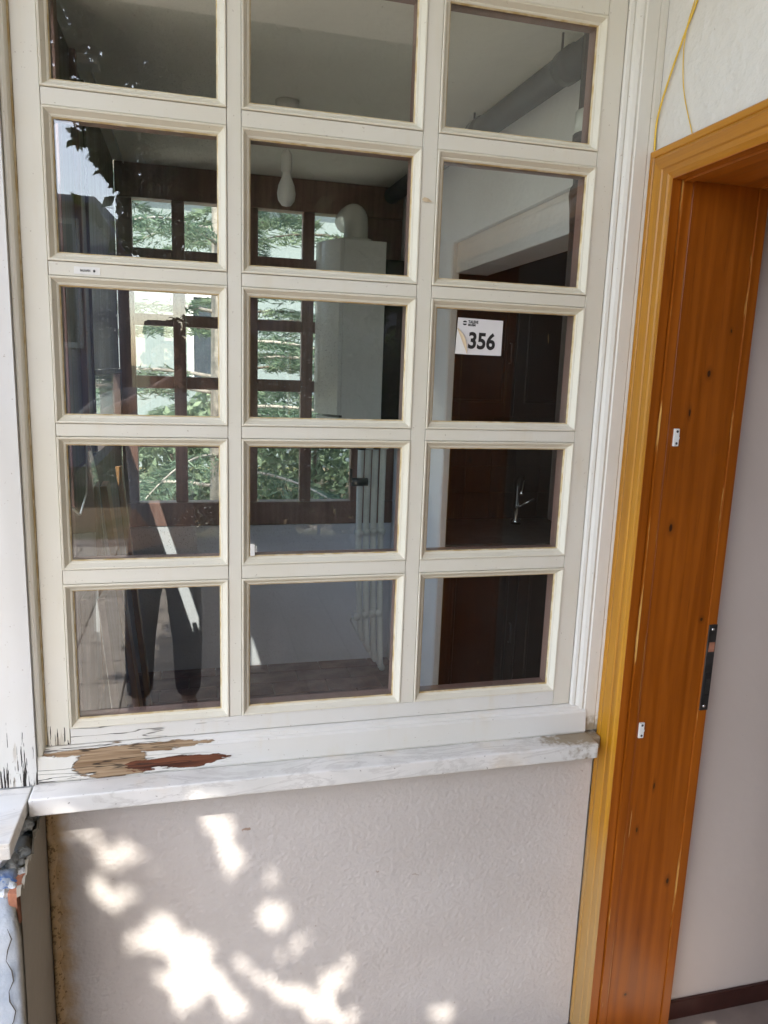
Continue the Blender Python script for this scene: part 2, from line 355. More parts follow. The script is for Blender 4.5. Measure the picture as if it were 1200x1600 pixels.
for c in range(3):
    for r in range(4):
        member('glazing_bar', (XS[c][0]-o1+.001, XS[c][1]+o1-.001), (ZS[r+1][1]+o1, ZS[r][0]-o1))
prof = [(.0008, -.001), (.0008, -.0058), (.0028, -.0074), (.0052, -.0080), (.0066, -.0100), (.0105, -.0150), (.0125, -.0180), (.0152, -.0186), (BW, -.0172), (BW, -.004)]
seal = [(-.0016, -.0005), (-.0016, -.0030), (.0007, -.0055)]
iprof = [(.0006, .0045), (.0006, .034), (.012, .040), (.030, .040), (.030, .0045)]
for c in range(3):
    for r in range(5):
        R_ = (XS[c][0], XS[c][1], ZS[r][0], ZS[r][1])
        b = loopframe('glazing_bead', R_, prof, PAINT_BEAD, win); loopframe('putty_line', R_, seal, SEAL, b)
        loopframe('inner_bar', R_, iprof, BROWN, win)
        box('pane', (R_[0]-.006, R_[1]+.006), (.0003, .0040), (R_[2]-.006, R_[3]+.006), GLASS, win)
# fixed frame round the sash
def strip(name, poly, axis, a0, a1, m): return prism(name, poly, axis, a0, a1, m, win)
strip('frame_head', [(-.032,.914),(-.032,.985),(.09,.985),(.09,.914)], 'x', -.20, 1.249, PAINT)
# right frame: stepped mouldings (x,y)
strip('frame_post', [(1.1622,.05),(1.1622,-.016),(1.166,-.0205),(1.172,-.0225),(1.176,-.0205),(1.182,-.0265),(1.190,-.0300),(1.196,-.0285),(1.199,-.0310),(1.228,-.0310),(1.231,-.0290),(1.236,-.0300),(1.2485,-.0300),(1.2485,.05)], 'z', -.775, .913, PAINT_END)
# left: round bead, crevice and weathered corner board
strip('frame_bead', [(-.0645,.04),(-.0645,-.014),(-.0665,-.0165),(-.0672,-.024),(-.070,-.0300),(-.0745,-.0325),(-.0790,-.0325),(-.0805,-.030),(-.0805,.04)], 'z', -.752, .913, PAINT)
strip('crevice_filler', [(-.0660,.03),(-.0660,-.0165),(-.0632,-.0145),(-.0628,.03)], 'z', -.70, .91, SEAL)
gb = gridslab('corner_board', -.205, -.0815, -.7772, .985, -.040, .10, 10, 60, PAINT_BOARD, win, lambda x, z: .0012*math.sin(x*60+z*3))
# bottom member of the frame, sloping forward, paint flaking off
strip('frame_sill', [(.05,-.7045),(-.0165,-.7055),(-.026,-.7090),(-.0285,-.716),(-.034,-.7185),(-.0365,-.722),(-.0410,-.770),(-.0385,-.7755),(.05,-.7755)], 'x', -.0800, 1.1990, PAINT_SILL)
for (x, z0, z1, dx) in []: pass
# things stuck on the window
st = empty('number_sticker', 'white peeling number sticker reading 356 stuck on dark pane', 'sticker')
A = Vector((.817,-.0012,.229)); B_ = Vector((.924,-.0012,.2265)); C_ = Vector((.9235,-.0012,.1495)); D = Vector((.8135,-.0012,.1505))
E1 = Vector((.8157,-.0012,.206)); E2 = Vector((.842,-.0012,.1497))
obj('sheet', mesh('sheet', [A, B_, C_, E2, E1, A+Vector((0,.0004,0)), B_+Vector((0,.0004,0)), C_+Vector((0,.0004,0)), E2+Vector((0,.0004,0)), E1+Vector((0,.0004,0))],
    [(0,4,3,2,1),(5,6,7,8,9),(0,1,6,5),(1,2,7,6),(2,3,8,7),(3,4,9,8),(4,0,5,9)]), PAPER, st)
# curled corner: white residue below, turned tan back above
obj('residue', mesh('residue', [E1, E1.lerp(E2,.35)+Vector((-.006,0,-.004)), E1.lerp(E2,.7)+Vector((-.004,0,-.004)), E2, D, E1+Vector((0,.0003,0)), E2+Vector((0,.0003,0)), D+Vector((0,.0003,0))], [(0,4,3,2,1),(5,6,7)]), WHITEP, st)
cur = []; F = []
for i in range(9):
    t = i/8; e = E1.lerp(E2, t); wd = .0085*math.sin(math.pi*min(1,t*.92+.08))
    for k_ in range(5):
        a = math.pi*.62*k_/4; cur.append(e + Vector((.74,0,.42))*(wd*math.sin(a)) + Vector((0,-1,0))*(.5*wd*(1-math.cos(a))+.0004))
for i in range(8):
    for k_ in range(4): a = i*5+k_; F.append((a, a+1, a+6, a+5))
obj('curled_corner', mesh('curl', cur, F, True), PAPERB, st)
def text(name, s, size, origin, ux, uz, m, parent, off=0.0, ny=(0,-1,0), sx=1.0):
    cu = bpy.data.curves.new(name, 'FONT'); cu.body = s; cu.size = size; cu.offset = off; cu.extrude = .00015; cu.resolution_u = 4
    o = bpy.data.objects.new('t', cu); COL.objects.link(o)
    bpy.context.view_layer.update(); me = bpy.data.meshes.new_from_object(o.evaluated_get(bpy.context.evaluated_depsgraph_get()))
    bpy.data.objects.remove(o); ux = Vector(ux); uz = Vector(uz); ny = Vector(ny)
    for v in me.vertices: v.co = Vector(origin) + ux*v.co.x*sx + uz*v.co.y + ny*(v.co.z+.0003)
    return obj(name, me, m, parent)
ux = (B_-A).normalized(); uz = (A-D).normalized()
text('number', '356', .0485, A+ux*.0275-uz*.064, ux, uz, BLACK, st, .0016, sx=.90)
text('lettering', 'TALEVE', .0085, A+ux*.0245-uz*.0105, ux, uz, BLACK, st, .0004, sx=.82)
text('lettering', 'BILISIM', .0062, A+ux*.0245-uz*.0165, ux, uz, BLACK, st, .0003, sx=.95)
for s_ in (1, -1):
    pts = [A+ux*(.0165+.0048*math.cos(a))-uz*(.0108-s_*.0014-s_*.0036*math.sin(a))+Vector((0,-.0004,0)) for a in np.linspace(0, math.pi, 9)]
    obj('emblem', mesh('emblem', pts, [tuple(range(9)) if s_ < 0 else tuple(range(8,-1,-1))]), BLACK, st)
lb = empty('maker_label', 'tiny white printed label on bar beneath the second pane of the corner side column', 'label')
box('label_sheet', (.029,.076), (-.0163,-.0156), (.2695,.2835), WHITEP, lb, .0001)
text('lettering', 'BALKAPEN', .0062, (.040,-.0164,.2745), (1,0,0), (0,0,1), BLACK, lb, .0001, sx=.62)
obj('emblem', mesh('emblem', [(.0655+.0022*math.cos(a), -.0166, .2765+.0026*math.sin(a)) for a in np.linspace(0,2*math.pi,11)[:-1]], [tuple(range(10))]), BLACK, lb)
cl = empty('pane_clip', 'small white plastic clip at the foot of a pane', 'clip')
box('clip_body', (.3635,.3735), (-.012,-.0045), (-.299,-.272), WHITEP, cl, .002, 2); box('clip_tongue', (.3745,.378), (-.008,-.0045), (-.292,-.276), WHITEP, cl, .001)
lf = obj('dry_leaf', mesh('leaf', [(.7175,-.0170,.463),(.722,-.0195,.4675),(.730,-.0215,.4655),(.739,-.0195,.460),(.731,-.0195,.4585),(.723,-.0180,.459)], [(0,1,2,5),(2,3,4,5)]), PAPERB)
tag(lf, 'small dry tan leaf caught on the bar between two panes', 'leaf')

# ------------------------------------------------------------------ marble sill, lower wall, walls round the window
ms = obj('marble_sill', None)
bpy.data.objects.remove(ms)
def lumpy(me, amp, sc_):
    for v in me.vertices:
        p = v.co*sc_; v.co += Vector((math.sin(p.y*1.7+p.z), math.sin(p.x*1.3+p.z*2.1), math.sin(p.x*2.3+p.y)))*amp
    return me
sill = obj('marble_sill', boxmesh('sill', (-.0890,1.2060), (-.098,.05), (-.816,-.7765), .005, 3), MARBLE); tag(sill, 'long white marble sill with brown dirt at the door end', 'sill')
box('sill_return', (1.2062,1.2340), (-.060,.05), (-.812,-.7800), MARBLE, sill, .003); box('sill_bedding', (-.0690,1.2340), (-.034,.04), (-.8395,-.8165), WALL, sill)
lw_ = gridslab('lower_wall', -.0695, 1.2345, -1.66, -.8405, -.030, .10, 90, 60, WALL, None, lambda x, z: .0012*math.sin(9*x+3*z)+.0009*math.sin(23*z-5*x)+random.uniform(-.0004,.0004))
tag(lw_, 'rough off-white plastered wall below the marble sill', 'wall')
# ragged mortar where the wall meets the pier
V, F = [], []
for i in range(70):
    z = -.845-.81*i/69; wd = .010+random.uniform(0,.010); dp = .004+random.uniform(0,.006)
    V += [(-.0705,-.031,z),(-.0690,-.031-dp,z),(-.0690+wd*.6,-.031-dp*.7,z+random.uniform(-.003,.003)),(-.0690+wd,-.0285,z)]
for i in range(69):
    for k_ in range(3): a = 4*i+k_; F.append((a, a+1, a+5, a+4))
obj('mortar_edge', mesh('mortar', V, F, True), WALL, lw_)
uw = box('upper_wall', (-.205,1.2485), (-.030,.10), (.986,1.50), WALL2); tag(uw, 'white plastered wall above the window head', 'wall')
# door wall, at right angles, coming towards the viewer
OY0, OY1, OZ = -.1185, -1.20, .530
dw = empty('door_wall', 'white rough plastered wall holding the wooden doorway', 'wall')
def yz_wall(name, y, z, parent, m=WALL2): return box(name, (1.25,1.485), y, z, m, parent)
yz_wall('wall_panel', (-1.62, .10), (.535+.03, 1.50), dw); yz_wall('wall_panel', (-1.62, -1.24), (-1.66, .564), dw); yz_wall('wall_panel', (-.085, .10), (-1.66, .564), dw)
df = empty('door_frame', 'orange stained pine door frame with yellow casing', 'door frame')
# casing: profile (x,y) extruded in z, front at x=1.235
def cas(y0, y1, m, z0, z1):
    s = 1 if y1 < y0 else -1
    w_ = abs(y1-y0); p = [(1.25,0),(1.2385,0),(1.2365,.003),(1.2365,.014),(1.239,.0165),(1.2365,.019),(1.2350,.027),(1.2350,w_-.034),(1.2375,w_-.031),(1.2375,w_-.013),(1.240,w_-.009),(1.2415,w_),(1.25,w_)]
    return [(x, y0 - s*q) for x, q in p]
cz = .603
prism('casing', cas(-.0305, -.1170, None, 0, 0), 'z', -1.645, cz-.0005, CASING, df)
prism('casing', cas(-1.2885, -1.2020, None, 0, 0), 'z', -1.645, cz-.0005, CASING, df)
pp = [(1.25,0),(1.2385,0),(1.2360,.003),(1.2360,.014),(1.2385,.0165),(1.2360,.019),(1.2340,.024),(1.2340,.046),(1.2370,.049),(1.2370,.060),(1.240,.066),(1.2415,.0715),(1.25,.0715)]
hc = prism('head_casing', [(x, cz-q) for x, q in pp], 'y', -.030, -1.289, HEADW, df)
for v in hc.data.vertices:   # mitre the two ends
    if v.co.y > -.5: v.co.y -= (cz-v.co.z)*.98
    else: v.co.y += (cz-v.co.z)*.98
for o in [q for q in df.children if q.name.startswith('casing')]:
    for v in o.data.vertices:
        if v.co.z > .3: v.co.z -= abs(v.co.y-(-.0305 if v.co.y > -.5 else -1.2885))*.82
    o.location.x = -.0004
# jamb lining
def lining(y, s):
    q = [(1.2415,.02),(1.2415,-.0005),(1.262,-.0010),(1.2635,.0035),(1.2660,.0035),(1.2675,-.0045),(1.2885,-.0045),(1.2905,.0010),(1.2935,.0010),(1.2950,.0),(1.4570,.0),(1.4585,.003),(1.4605,.003),(1.4620,-.002),(1.4855,-.002),(1.4880,.003),(1.4880,.02)]
    return [(a, y + s*b) for a, b in q]
prism('jamb', lining(-.118, 1), 'z', -1.645, OZ-.0005, JAMB, df); prism('jamb', lining(-1.201, -1), 'z', -1.645, OZ-.0005, JAMB, df)
prism('head_jamb', [(a, OZ + (-.118-b)*-1) for a, b in lining(-.118, 1)], 'y', -.100, -1.219, SOFF, df)
sp = box('strike_plate', (1.4630,1.4868), (-.1225,-.1195), (-.699,-.475), METAL, df, .0008)
for z in (-.487,-.688): 
    s_ = lathe('screw', [(0,-.001),(.004,-.001),(.004,.0),(0,.0004)], (0,0,0), CHROME, sp, 10); s_.rotation_euler.x = math.pi/2; s_.location = (1.475,-.1232,z)
box('latch_hole', (1.4680,1.4840), (-.1232,-.1224), (-.545,-.520), BRICK, sp); box('latch_hole', (1.4680,1.4850), (-.1235,-.1224), (-.66,-.60), BLACK, sp); box('latch_lip', (1.4720,1.4820), (-.1242,-.1236), (-.655,-.615), METAL, sp)
for (x, z, nm) in ((1.314,-.019,'white plastic keeper screwed to the door jamb at window mid height'),(1.304,-.738,'white plastic keeper screwed to the door jamb level with the sill')):
    kp = empty('jamb_keeper', nm, 'keeper', 'keepers on the door jamb')
    box('plate', (x-.0068,x+.0068), (-.1235,-.1182), (z-.020,z+.020), WHITEP, kp, .0012, 2); box('nub', (x+.0069,x+.0085), (-.1225,-.1185), (z-.004,z+.001), WHITEP, kp)
    for dz in (-.0135,.0135):
        s_ = lathe('screw', [(0,-.0006),(.0030,-.0006),(.0030,.0),(.0012,.0003),(0,.0001)], (0,0,0), METAL, kp, 10); s_.rotation_euler.x = math.pi/2; s_.location = (x+.0005,-.1241,z+dz)
# wires
wr = empty('yellow_wire', 'thin yellow wire hanging in two loops above the door frame', 'wire')
def smooth(pts, n=6):
    P = [Vector(p) for p in pts]; P = [P[0]*2-P[1]]+P+[P[-1]*2-P[-2]]; out = []
    for i in range(1, len(P)-2):
        for k_ in range(n):
            t = k_/n; a, b, c, d = P[i-1:i+3]
            out.append(.5*((2*b)+(c-a)*t+(2*a-5*b+4*c-d)*t*t+(3*b-a-3*c+d)*t**3))
    return out+[P[-2]]
tube('strand', smooth([(1.246,-.20,1.0),(1.2455,-.134,.865),(1.2445,-.106,.818),(1.2435,-.061,.735),(1.244,-.034,.671),(1.2445,-.033,.615),(1.2465,-.036,.577)]), .0022, YELLOW, wr, 8)
tube('strand', smooth([(1.246,-.193,.99),(1.2435,-.131,.87),(1.2440,-.1085,.815),(1.2450,-.108,.756),(1.2450,-.124,.69),(1.2475,-.160,.607)]), .0011, YELLOW, wr, 6)
tube('knot', [(1.2455,-.036,.580),(1.2440,-.037,.570),(1.2460,-.037,.560)], [.003,.0065,.003], CRUMB, wr, 8)

# ------------------------------------------------------------------ pier with loose marble slab, on the left
pr = empty('pier', 'broken blue-grey plastered pier with darker brown-grey flank beside the wall', 'pier')
bm = bmesh.new(); bmesh.ops.create_cube(bm, size=1.0); bmesh.ops.subdivide_edges(bm, edges=bm.edges[:], cuts=14, use_grid_fill=True)
for v in bm.verts:
    x, y, z = v.co; tx = (x+.5); ty = (y+.5); tz = (z+.5)
    X_ = -.46+tx*(.46-.0715); Y_ = -.282+ty*.38; Z_ = -1.80+tz*.935
    top = max(0, tz-.9)/.1
    Z_ += top*(-.012+.020*math.sin(X_*40)+.016*math.sin(Y_*55+1)+random.uniform(-.008,.008)) + (top*.035 if ty > .62 else 0)
    if tx > .99: X_ += -.002+random.uniform(-.0008,.0008) - top*random.uniform(0,.010)
    if ty < .01: Y_ += random.uniform(-.0015,.0015) + top*random.uniform(0,.02)
    v.co = (X_, Y_, Z_)
me = bpy.data.meshes.new('pier'); bm.to_mesh(me); bm.free(); me.polygons.foreach_set('use_smooth', [True]*len(me.polygons)); obj('core', me, PIER, pr)
box('mortar_bed', (-.204,-.0905), (-.036,.097), (-.86,-.7775), CRUMB, pr)
# thin shell of render still standing along the flank, ragged top
V, F = [], []; n_ = 40
for i in range(n_+1):
    y = -.276+.238*i/n_; zt = -.858 + .035*(i/n_)**1.5 + .012*math.sin(i*.9)*math.sin(i*.37) + random.uniform(-.004,.004); th = .006+.003*math.sin(i*.5)
    V += [(-.0712,y,-1.66),(-.0706,y,zt),(-.0710-th,y,zt-.003),(-.0715-th,y,-1.0)]
for i in range(n_):
    for k_ in range(3): a = 4*i+k_; F.append((a, a+1, a+5, a+4))
obj('render_shell', mesh('shell', V, F), PIERSIDE, pr)
def rock(name, c, s, m, parent, seed=0, flat=False):
    r_ = random.Random(seed); bm = bmesh.new(); bmesh.ops.create_icosphere(bm, subdivisions=2, radius=1)
    for v in bm.verts: v.co = Vector((v.co.x*s[0], v.co.y*s[1], v.co.z*s[2]))*(1+r_.uniform(-.25,.25))
    me = bpy.data.meshes.new(name); bm.to_mesh(me); bm.free(); o = obj(name, me, m, parent); o.location = c; return o
for i in range(46):
    y = random.uniform(-.272,-.05); x = random.uniform(-.125,-.082); s_ = random.uniform(.004,.013)
    rock('mortar_lump', (x, y, -.868+(.028 if y > -.12 else 0)+random.uniform(-.004,.006)), (s_, s_*random.uniform(.8,1.6), s_*.8), CRUMB, pr, i)
bk = boxmesh('brick', (-.0945,-.0745), (-.268,-.205), (-.925,-.862), .004, 2)
obj('brick', lumpy(bk, .002, 50), BRICK, pr)
V = []; F = []
for i in range(14):   # hairline crack running down the front
    z = -.92-.022*i; x = -.094+.006*math.sin(i*1.7)-.0022*max(0,i-8)**1.3
    wd = .0004+.0010*abs(math.sin(i*1.1)); V += [(x-wd,-.2850,z),(x+wd,-.2850,z)]
for i in range(13): F.append((2*i, 2*i+1, 2*i+3, 2*i+2))
obj('crack', mesh('crack', V, F), METAL, pr)
sb = obj('marble_slab', boxmesh('slab', (-.42,-.0925), (-.238,-.0415), (-.812,-.7785), .003, 2), MARBLE); tag(sb, 'loose square marble slab lying on the broken pier', 'slab')
for i, (x, y) in enumerate(((-.30,-.19),(-.18,-.08),(-.33,-.08),(-.15,-.19))): rock('mortar_pad', (x, y, -.835), (.05,.035,.024), CRUMB, sb, 60+i)

# ------------------------------------------------------------------ the room behind the window
fl = box('room_floor', (-.20,3.2), (.05,2.62), (-1.80,FL-.010), GROUT); tag(fl, kind='structure')
ft = boxmesh('floor_tile', (-.148,.148), (-.073,.073), (0,.010), .0025)
for j in range(17):
    for i in range(6):
        x = -.10+.30*i+(.15 if j % 2 else 0); y = .14+.15*j
        if x > 1.5: continue
        t = obj('floor_tile', ft, TILE_IN, fl); t.location = (x, y, FL-.010+random.uniform(0,.0015)); t.rotation_euler.z = random.uniform(-.008,.008)
ce = box('ceiling', (-.205,3.3), (.10,2.75), (1.10,1.30), CEIL); tag(ce, kind='structure')
rf = box('roof', (-.23,3.8), (-.02,2.80), (1.505,1.64), HOUSEW, None, .01); ov = box('overhang', (-1.15,3.8), (-1.82,-.0215), (1.505,1.64), HOUSEW, rf, .01); tag(rf, kind='structure')
# far window in brown wood
FX = [(-.048,.146),(.210,.412),(.588,.826),(.890,1.122)]; FZ = [(.692,.932),(.365,.625),(.045,.305),(-.282,-.020),(-.638,-.336)]
FY = 2.58
fw = empty('far_window', 'dark brown wooden window of small panes in the far wall of the room', 'window')
xa, xb = -.128, 1.378
def fm(name, x, z, y=(2.58,2.63)): return box(name, x, y, z, BROWN, fw, .003)
fm('head', (xa,xb), (.934,1.098), (2.575,2.66)); fm('sill_rail', (xa,xb), (-.772,-.640), (2.575,2.66))
edges = [xa]+[v for c in FX for v in c]+[xb]
for k_ in range(0, 10, 2): fm('stile', (edges[k_], edges[k_+1]), (-.639,.933))
for c in FX:
    for r in range(4): fm('glazing_bar', (c[0]+.0005,c[1]-.0005), (FZ[r+1][1], FZ[r][0]), (2.583,2.627))
    for r in range(5):
        box('pane', (c[0]-.004,c[1]+.004), (2.602,2.606), (FZ[r][0]-.004,FZ[r][1]+.004), GLASS2, fw); 
fp = box('far_parapet', (-.13,1.378), (2.58,2.70), (-1.63,-.775), PARAP); tag(fp, 'pale blue-grey plastered parapet under the brown far window', 'wall')
# left side of the room: dark panelling with one long low light
lp = empty('side_panelling', 'dark wooden panelled side wall of the room beside the leaning glass', 'wall panelling')
yb = [.10,.40,.42,.80,.82,1.18,1.20,1.46]
def lpb(name, y, z, x=(-.150,-.130), m=LEFTW): return box(name, x, y, z, m, lp, .002)
lpb('lower_panel', (.86,2.578), (-1.62,-.262)); lpb('rail', (.86,2.578), (-.260,-.242), (-.152,-.118)); lpb('lower_panel', (.10,.859), (-1.62,-1.50)); lpb('rail', (1.49,2.578), (.055,.075), (-.152,-.118))
for a, b in ((.859,1.20),(1.24,1.48)): lpb('board', (a,b), (-.240,1.098))
for a, b, z in ((.10,.14,-1.498),(.46,.50,-1.498),(.802,.858,-1.498),(1.202,1.238,-.24)): lpb('post', (a,b), (z,1.098), (-.160,-.110), BROWN)
lpb('board', (1.49,2.578), (.077,1.098)); lpb('post', (1.482,1.489), (-.24,1.098), (-.152,-.12)); lpb('post', (2.50,2.578), (-.24,.054), (-.152,-.12))
box('pane', (-.144,-.140), (1.488,2.502), (-.243,.056), GLASS2, lp)
for a, b in ((.138,.462),(.498,.804)):  # unseen near panes, added to bring more daylight into the room
    for i in range(4):
        z = -1.50+.645*i; box('pane', (-.144,-.140), (a,b), (z,z+.62), GLASS2, lp)
        lpb('glazing_bar', (a,b), (z+.618,z+.646 if i < 3 else 1.098), (-.152,-.128), BROWN)
# right wall with the opening into the dark kitchen
rw = empty('kitchen_wall', 'grey plastered wall and beam with a wide opening into the dark kitchen', 'wall')
box('wall_panel', (1.38,1.41), (1.69,2.62), (-1.62,1.099), INW, rw, .003); box('wall_panel', (1.38,1.56), (.10,1.699), (.685,1.099), INW, rw, .003)
box('beam', (1.398,1.55), (.10,1.699), (.553,.684), INW, rw, .003); box('wall_panel', (1.38,1.56), (.10,.24), (-1.62,.552), INW, rw, .003)
kw = empty('kitchen_shell', 'dark walls of the kitchen behind the wooden cabinets', 'wall')
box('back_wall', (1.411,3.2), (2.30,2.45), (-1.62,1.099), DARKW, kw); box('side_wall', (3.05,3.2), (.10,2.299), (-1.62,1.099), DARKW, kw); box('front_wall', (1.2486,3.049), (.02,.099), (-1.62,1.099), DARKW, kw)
# kitchen cabinets along the back
def cabinet(name, x0, x1, yf, yb_, z0, z1, label, nd):
    c = empty(name, label, 'cabinet', 'kitchen cabinets'); box('carcass', (x0,x1), (yf+.021,yb_), (z0,z1), DARKW, c)
    wd = (x1-x0)/nd
    for i in range(nd):
        a, b = x0+i*wd+.002, x0+(i+1)*wd-.002
        d = box('door', (a,b), (yf,yf+.02), (z0+.003,z1-.003), DARKW, c, .002)
        loopframe('door_moulding', (a+.07,b-.07,z0+.09,z1-.09), [(0,yf-.001),(.004,yf-.008),(.012,yf-.008),(.018,yf-.001)], DARKW, d)
        h = tube('handle', [(b-.035,yf-.001,(z0+z1)/2-.05),(b-.035,yf-.022,(z0+z1)/2-.045),(b-.035,yf-.022,(z0+z1)/2+.045),(b-.035,yf-.001,(z0+z1)/2+.05)], .004, METAL, d, 6)
    return c
cabinet('wall_cabinet', 1.415, 3.04, 1.93, 2.299, -.10, .54, 'dark brown panelled wall cabinet above the kitchen worktop', 4)
cabinet('base_cabinet', 1.415, 3.04, 1.72, 2.299, -1.60, -.745, 'dark brown base cabinet below the kitchen worktop', 4)
wt = box('worktop', (1.413,3.045), (1.69,2.299), (-.742,-.70), plain('worktop', (.10,.09,.075), .35, .2)); tag(wt, 'dark speckled kitchen worktop under the tap', 'worktop')
bt = empty('splashback', 'dark patterned tile splashback behind the kitchen tap', 'splashback'); btm = boxmesh('splash_tile', (-.073,.073), (-.006,0), (-.073,.073), .002); TSP = tile_mat('splash_tile', (.014,.011,.008), (.022,.019,.012))
for i in range(10):
    for j in range(4):
        t = obj('splash_tile', btm, TSP, bt); t.location = (1.495+.15*i, 2.299, -.62+.15*j)
fa = empty('kitchen_tap', 'chrome kitchen tap with a bent spout over the worktop', 'tap')
lathe('base', [(.0,0),(.028,0),(.026,.02),(.018,.03),(.016,.09),(.0,.095)], (1.98,2.15,-.70), CHROME, fa); tube('spout', smooth([(1.98,2.15,-.62),(1.98,2.15,-.47),(1.97,2.10,-.42),(1.94,2.0,-.42),(1.90,1.93,-.50)]), .011, CHROME, fa); tube('lever', [(1.99,2.14,-.60),(2.06,2.10,-.55)], .006, CHROME, fa)
# drain pipes
dp_ = empty('drain_pipe', 'grey drain pipe slung under the ceiling along the kitchen wall', 'pipe')
tube('pipe', [(1.31,.36,.985),(1.31,2.575,1.055)], .042, GREYPIPE, dp_, 18)
for y in (.50,1.22,2.0):
    z = .985+.07*(y-.36)/2.2; tube('socket', [(1.31,y,z),(1.31,y+.07,z+.002)], .048, GREYPIPE, dp_, 18)
    tube('hanger', [(1.31,y+.10,z+.04),(1.31,y+.10,1.099)], .004, METAL, dp_, 6)
lathe('plug', [(0,0),(.03,0),(.03,.02),(.014,.025),(.014,.04),(0,.04)], (1.29,1.30,.93), GREYPIPE, dp_)
sp_ = empty('soil_pipe', 'dark vertical soil pipe with pale collar in the room corner', 'pipe')
tube('pipe', [(1.29,.33,-.30),(1.29,.33,1.05)], .046, DARKPIPE, sp_, 18); tube('collar', [(1.29,.33,.745),(1.29,.33,.80)], .053, PIPEW, sp_, 18); tube('collar', [(1.29,.33,.72),(1.29,.33,.743)], .056, DARKPIPE, sp_, 18); tube('elbow', [(1.29,.33,.60),(1.28,.30,.56),(1.28,.29,.50)], .055, DARKPIPE, sp_, 14)
# boiler
bo = empty('boiler', 'white wall boiler with curved front near the far window', 'boiler')
arc = [(.945-.085*math.sin(math.pi*t), 2.11+.40*t) for t in np.linspace(0,1,17)]
prism('cover', [(.962,2.51),(.962,2.11)]+[(a,b) for a, b in arc], 'z', -.115, .735, BOILW, bo)
prism('lower_panel', [(.962,2.505),(.962,2.115)]+[(a+.012,b) for a, b in arc], 'z', -.23, -.128, BOILW, bo)
box('casing', (.9635,1.175), (2.11,2.51), (-.23,.735), BOILW, bo, .004, 2); box('seam', (.955,.970), (2.108,2.512), (-.127,-.116), METAL, bo)
text('rating_lettering', 'WARNING  GAS', .022, (.985,2.1095,-.150), (1,0,0), (0,0,1), METAL, bo); text('rating_lettering', '230V 50Hz', .022, (.985,2.1095,-.185), (1,0,0), (0,0,1), METAL, bo)
tube('flue', smooth([(1.06,2.31,.735),(1.06,2.31,.84),(1.06,2.35,.885),(1.06,2.45,.90),(1.06,2.575,.90)]), .062, BOILW, bo, 18); lathe('flue_collar', [(.062,0),(.085,0),(.085,.03),(.062,.03)], (1.06,2.31,.736), BOILW, bo)
dc = empty('dark_cabinet', 'narrow dark cabinet between the boiler and the kitchen wall', 'cabinet'); box('carcass', (1.178,1.378), (2.16,2.57), (-.20,.66), DARKW, dc, .004); box('door', (1.186,1.37), (2.142,2.158), (-.19,.65), DARKW, dc, .003)
# pipes below the boiler
for i, (x, y, zz) in enumerate(((1.10,2.22,-1.36),(1.145,2.24,-1.44),(1.19,2.26,-1.51),(1.235,2.27,-1.57))):
    p = empty('heating_pipe', ('first','second','third','fourth')[i]+' white painted heating pipe counted from the boiler front', 'pipe', 'heating pipes below the boiler')
    xx = 1.30-.03*i if i < 2 else 1.24
    tube('pipe', smooth([(x,y,-.225),(x,y,-.8),(x+.02,y,zz+.10),(x+.035,y+.01,zz+.02),(x+.045,y+.06,zz),(x+.055,2.56,zz)], 5), .017, PIPEW, p, 10)
    for z in (-.75,-1.22): tube('clip', [(x,y-.022,z),(x,y+.022,z)], .022, PIPEW, p, 8)
    lathe('nut', [(0,0),(.027,0),(.027,.035),(0,.035)], (x,y,-.30), PIPEW if i % 2 else GREYPIPE, p, 6)
vl = empty('gas_valve', 'grey valve with a stub handle on the boiler pipes', 'valve'); tube('body', [(1.05,2.20,-.47),(1.135,2.20,-.47)], .022, GREYPIPE, vl); tube('handle', [(1.045,2.20,-.47),(1.045,2.20,-.40)], .008, METAL, vl)
# pendant bulb
pb = empty('pendant_bulb', 'bare white bulb hanging on a cord from the ceiling', 'lamp')
lathe('rose', [(0,0),(.045,0),(.04,-.03),(.012,-.04),(0,-.04)], (.604,1.45,1.099), WHITEP, pb); tube('cord', [(.604,1.45,1.06),(.604,1.45,.92)], .003, WHITEP, pb, 6)
lathe('holder', [(0,.0),(.012,0),(.021,-.015),(.022,-.07),(.017,-.08)], (.604,1.45,.925), WHITEP, pb)
lathe('bulb', [(.014,0),(.018,-.02),(.031,-.05),(.036,-.08),(.032,-.105),(.018,-.123),(0,-.128)], (.604,1.45,.85), WHITEP, pb)
jb = empty('junction_box', 'white cable junction box on the ceiling beside the panelling', 'junction box'); box('body', (-.115,-.045), (1.23,1.31), (1.068,1.099), WHITEP, jb, .006, 2); tube('cable', [(-.08,1.31,1.09),(-.08,2.57,1.09)], .004, WHITEP, jb, 6)
# stuff leaning on the left
gp = empty('leaning_glass', 'broken pane of glass leaning on the dark panelling', 'glass pane')
bmz = [(.30,-.95),(1.15,-.95),(1.15,-.30),(.98,-.12),(.86,-.30),(.70,-.34),(.42,-.24)]
def lean(y, z): return -.09+.10*(-.2-z)*.5
V = [(lean(y,z),y,z) for y, z in bmz]+[(lean(y,z)+.004,y,z) for y, z in bmz]; n_ = len(bmz)
gpm = obj('sheet', mesh('gp', V, [tuple(range(n_)), tuple(range(2*n_-1,n_-1,-1))]+[(i,(i+1)%n_,(i+1)%n_+n_,i+n_) for i in range(n_)]), GLASS, gp)
for i in range(n_-1):
    a, b = bmz[(i+1) % n_], bmz[(i+2) % n_]; tube('edge_highlight', [(lean(*a)+.002,*a),(lean(*b)+.002,*b)], .0028, WHITEP, gp, 6)  # white tubes stand in for the highlights along the glass edges
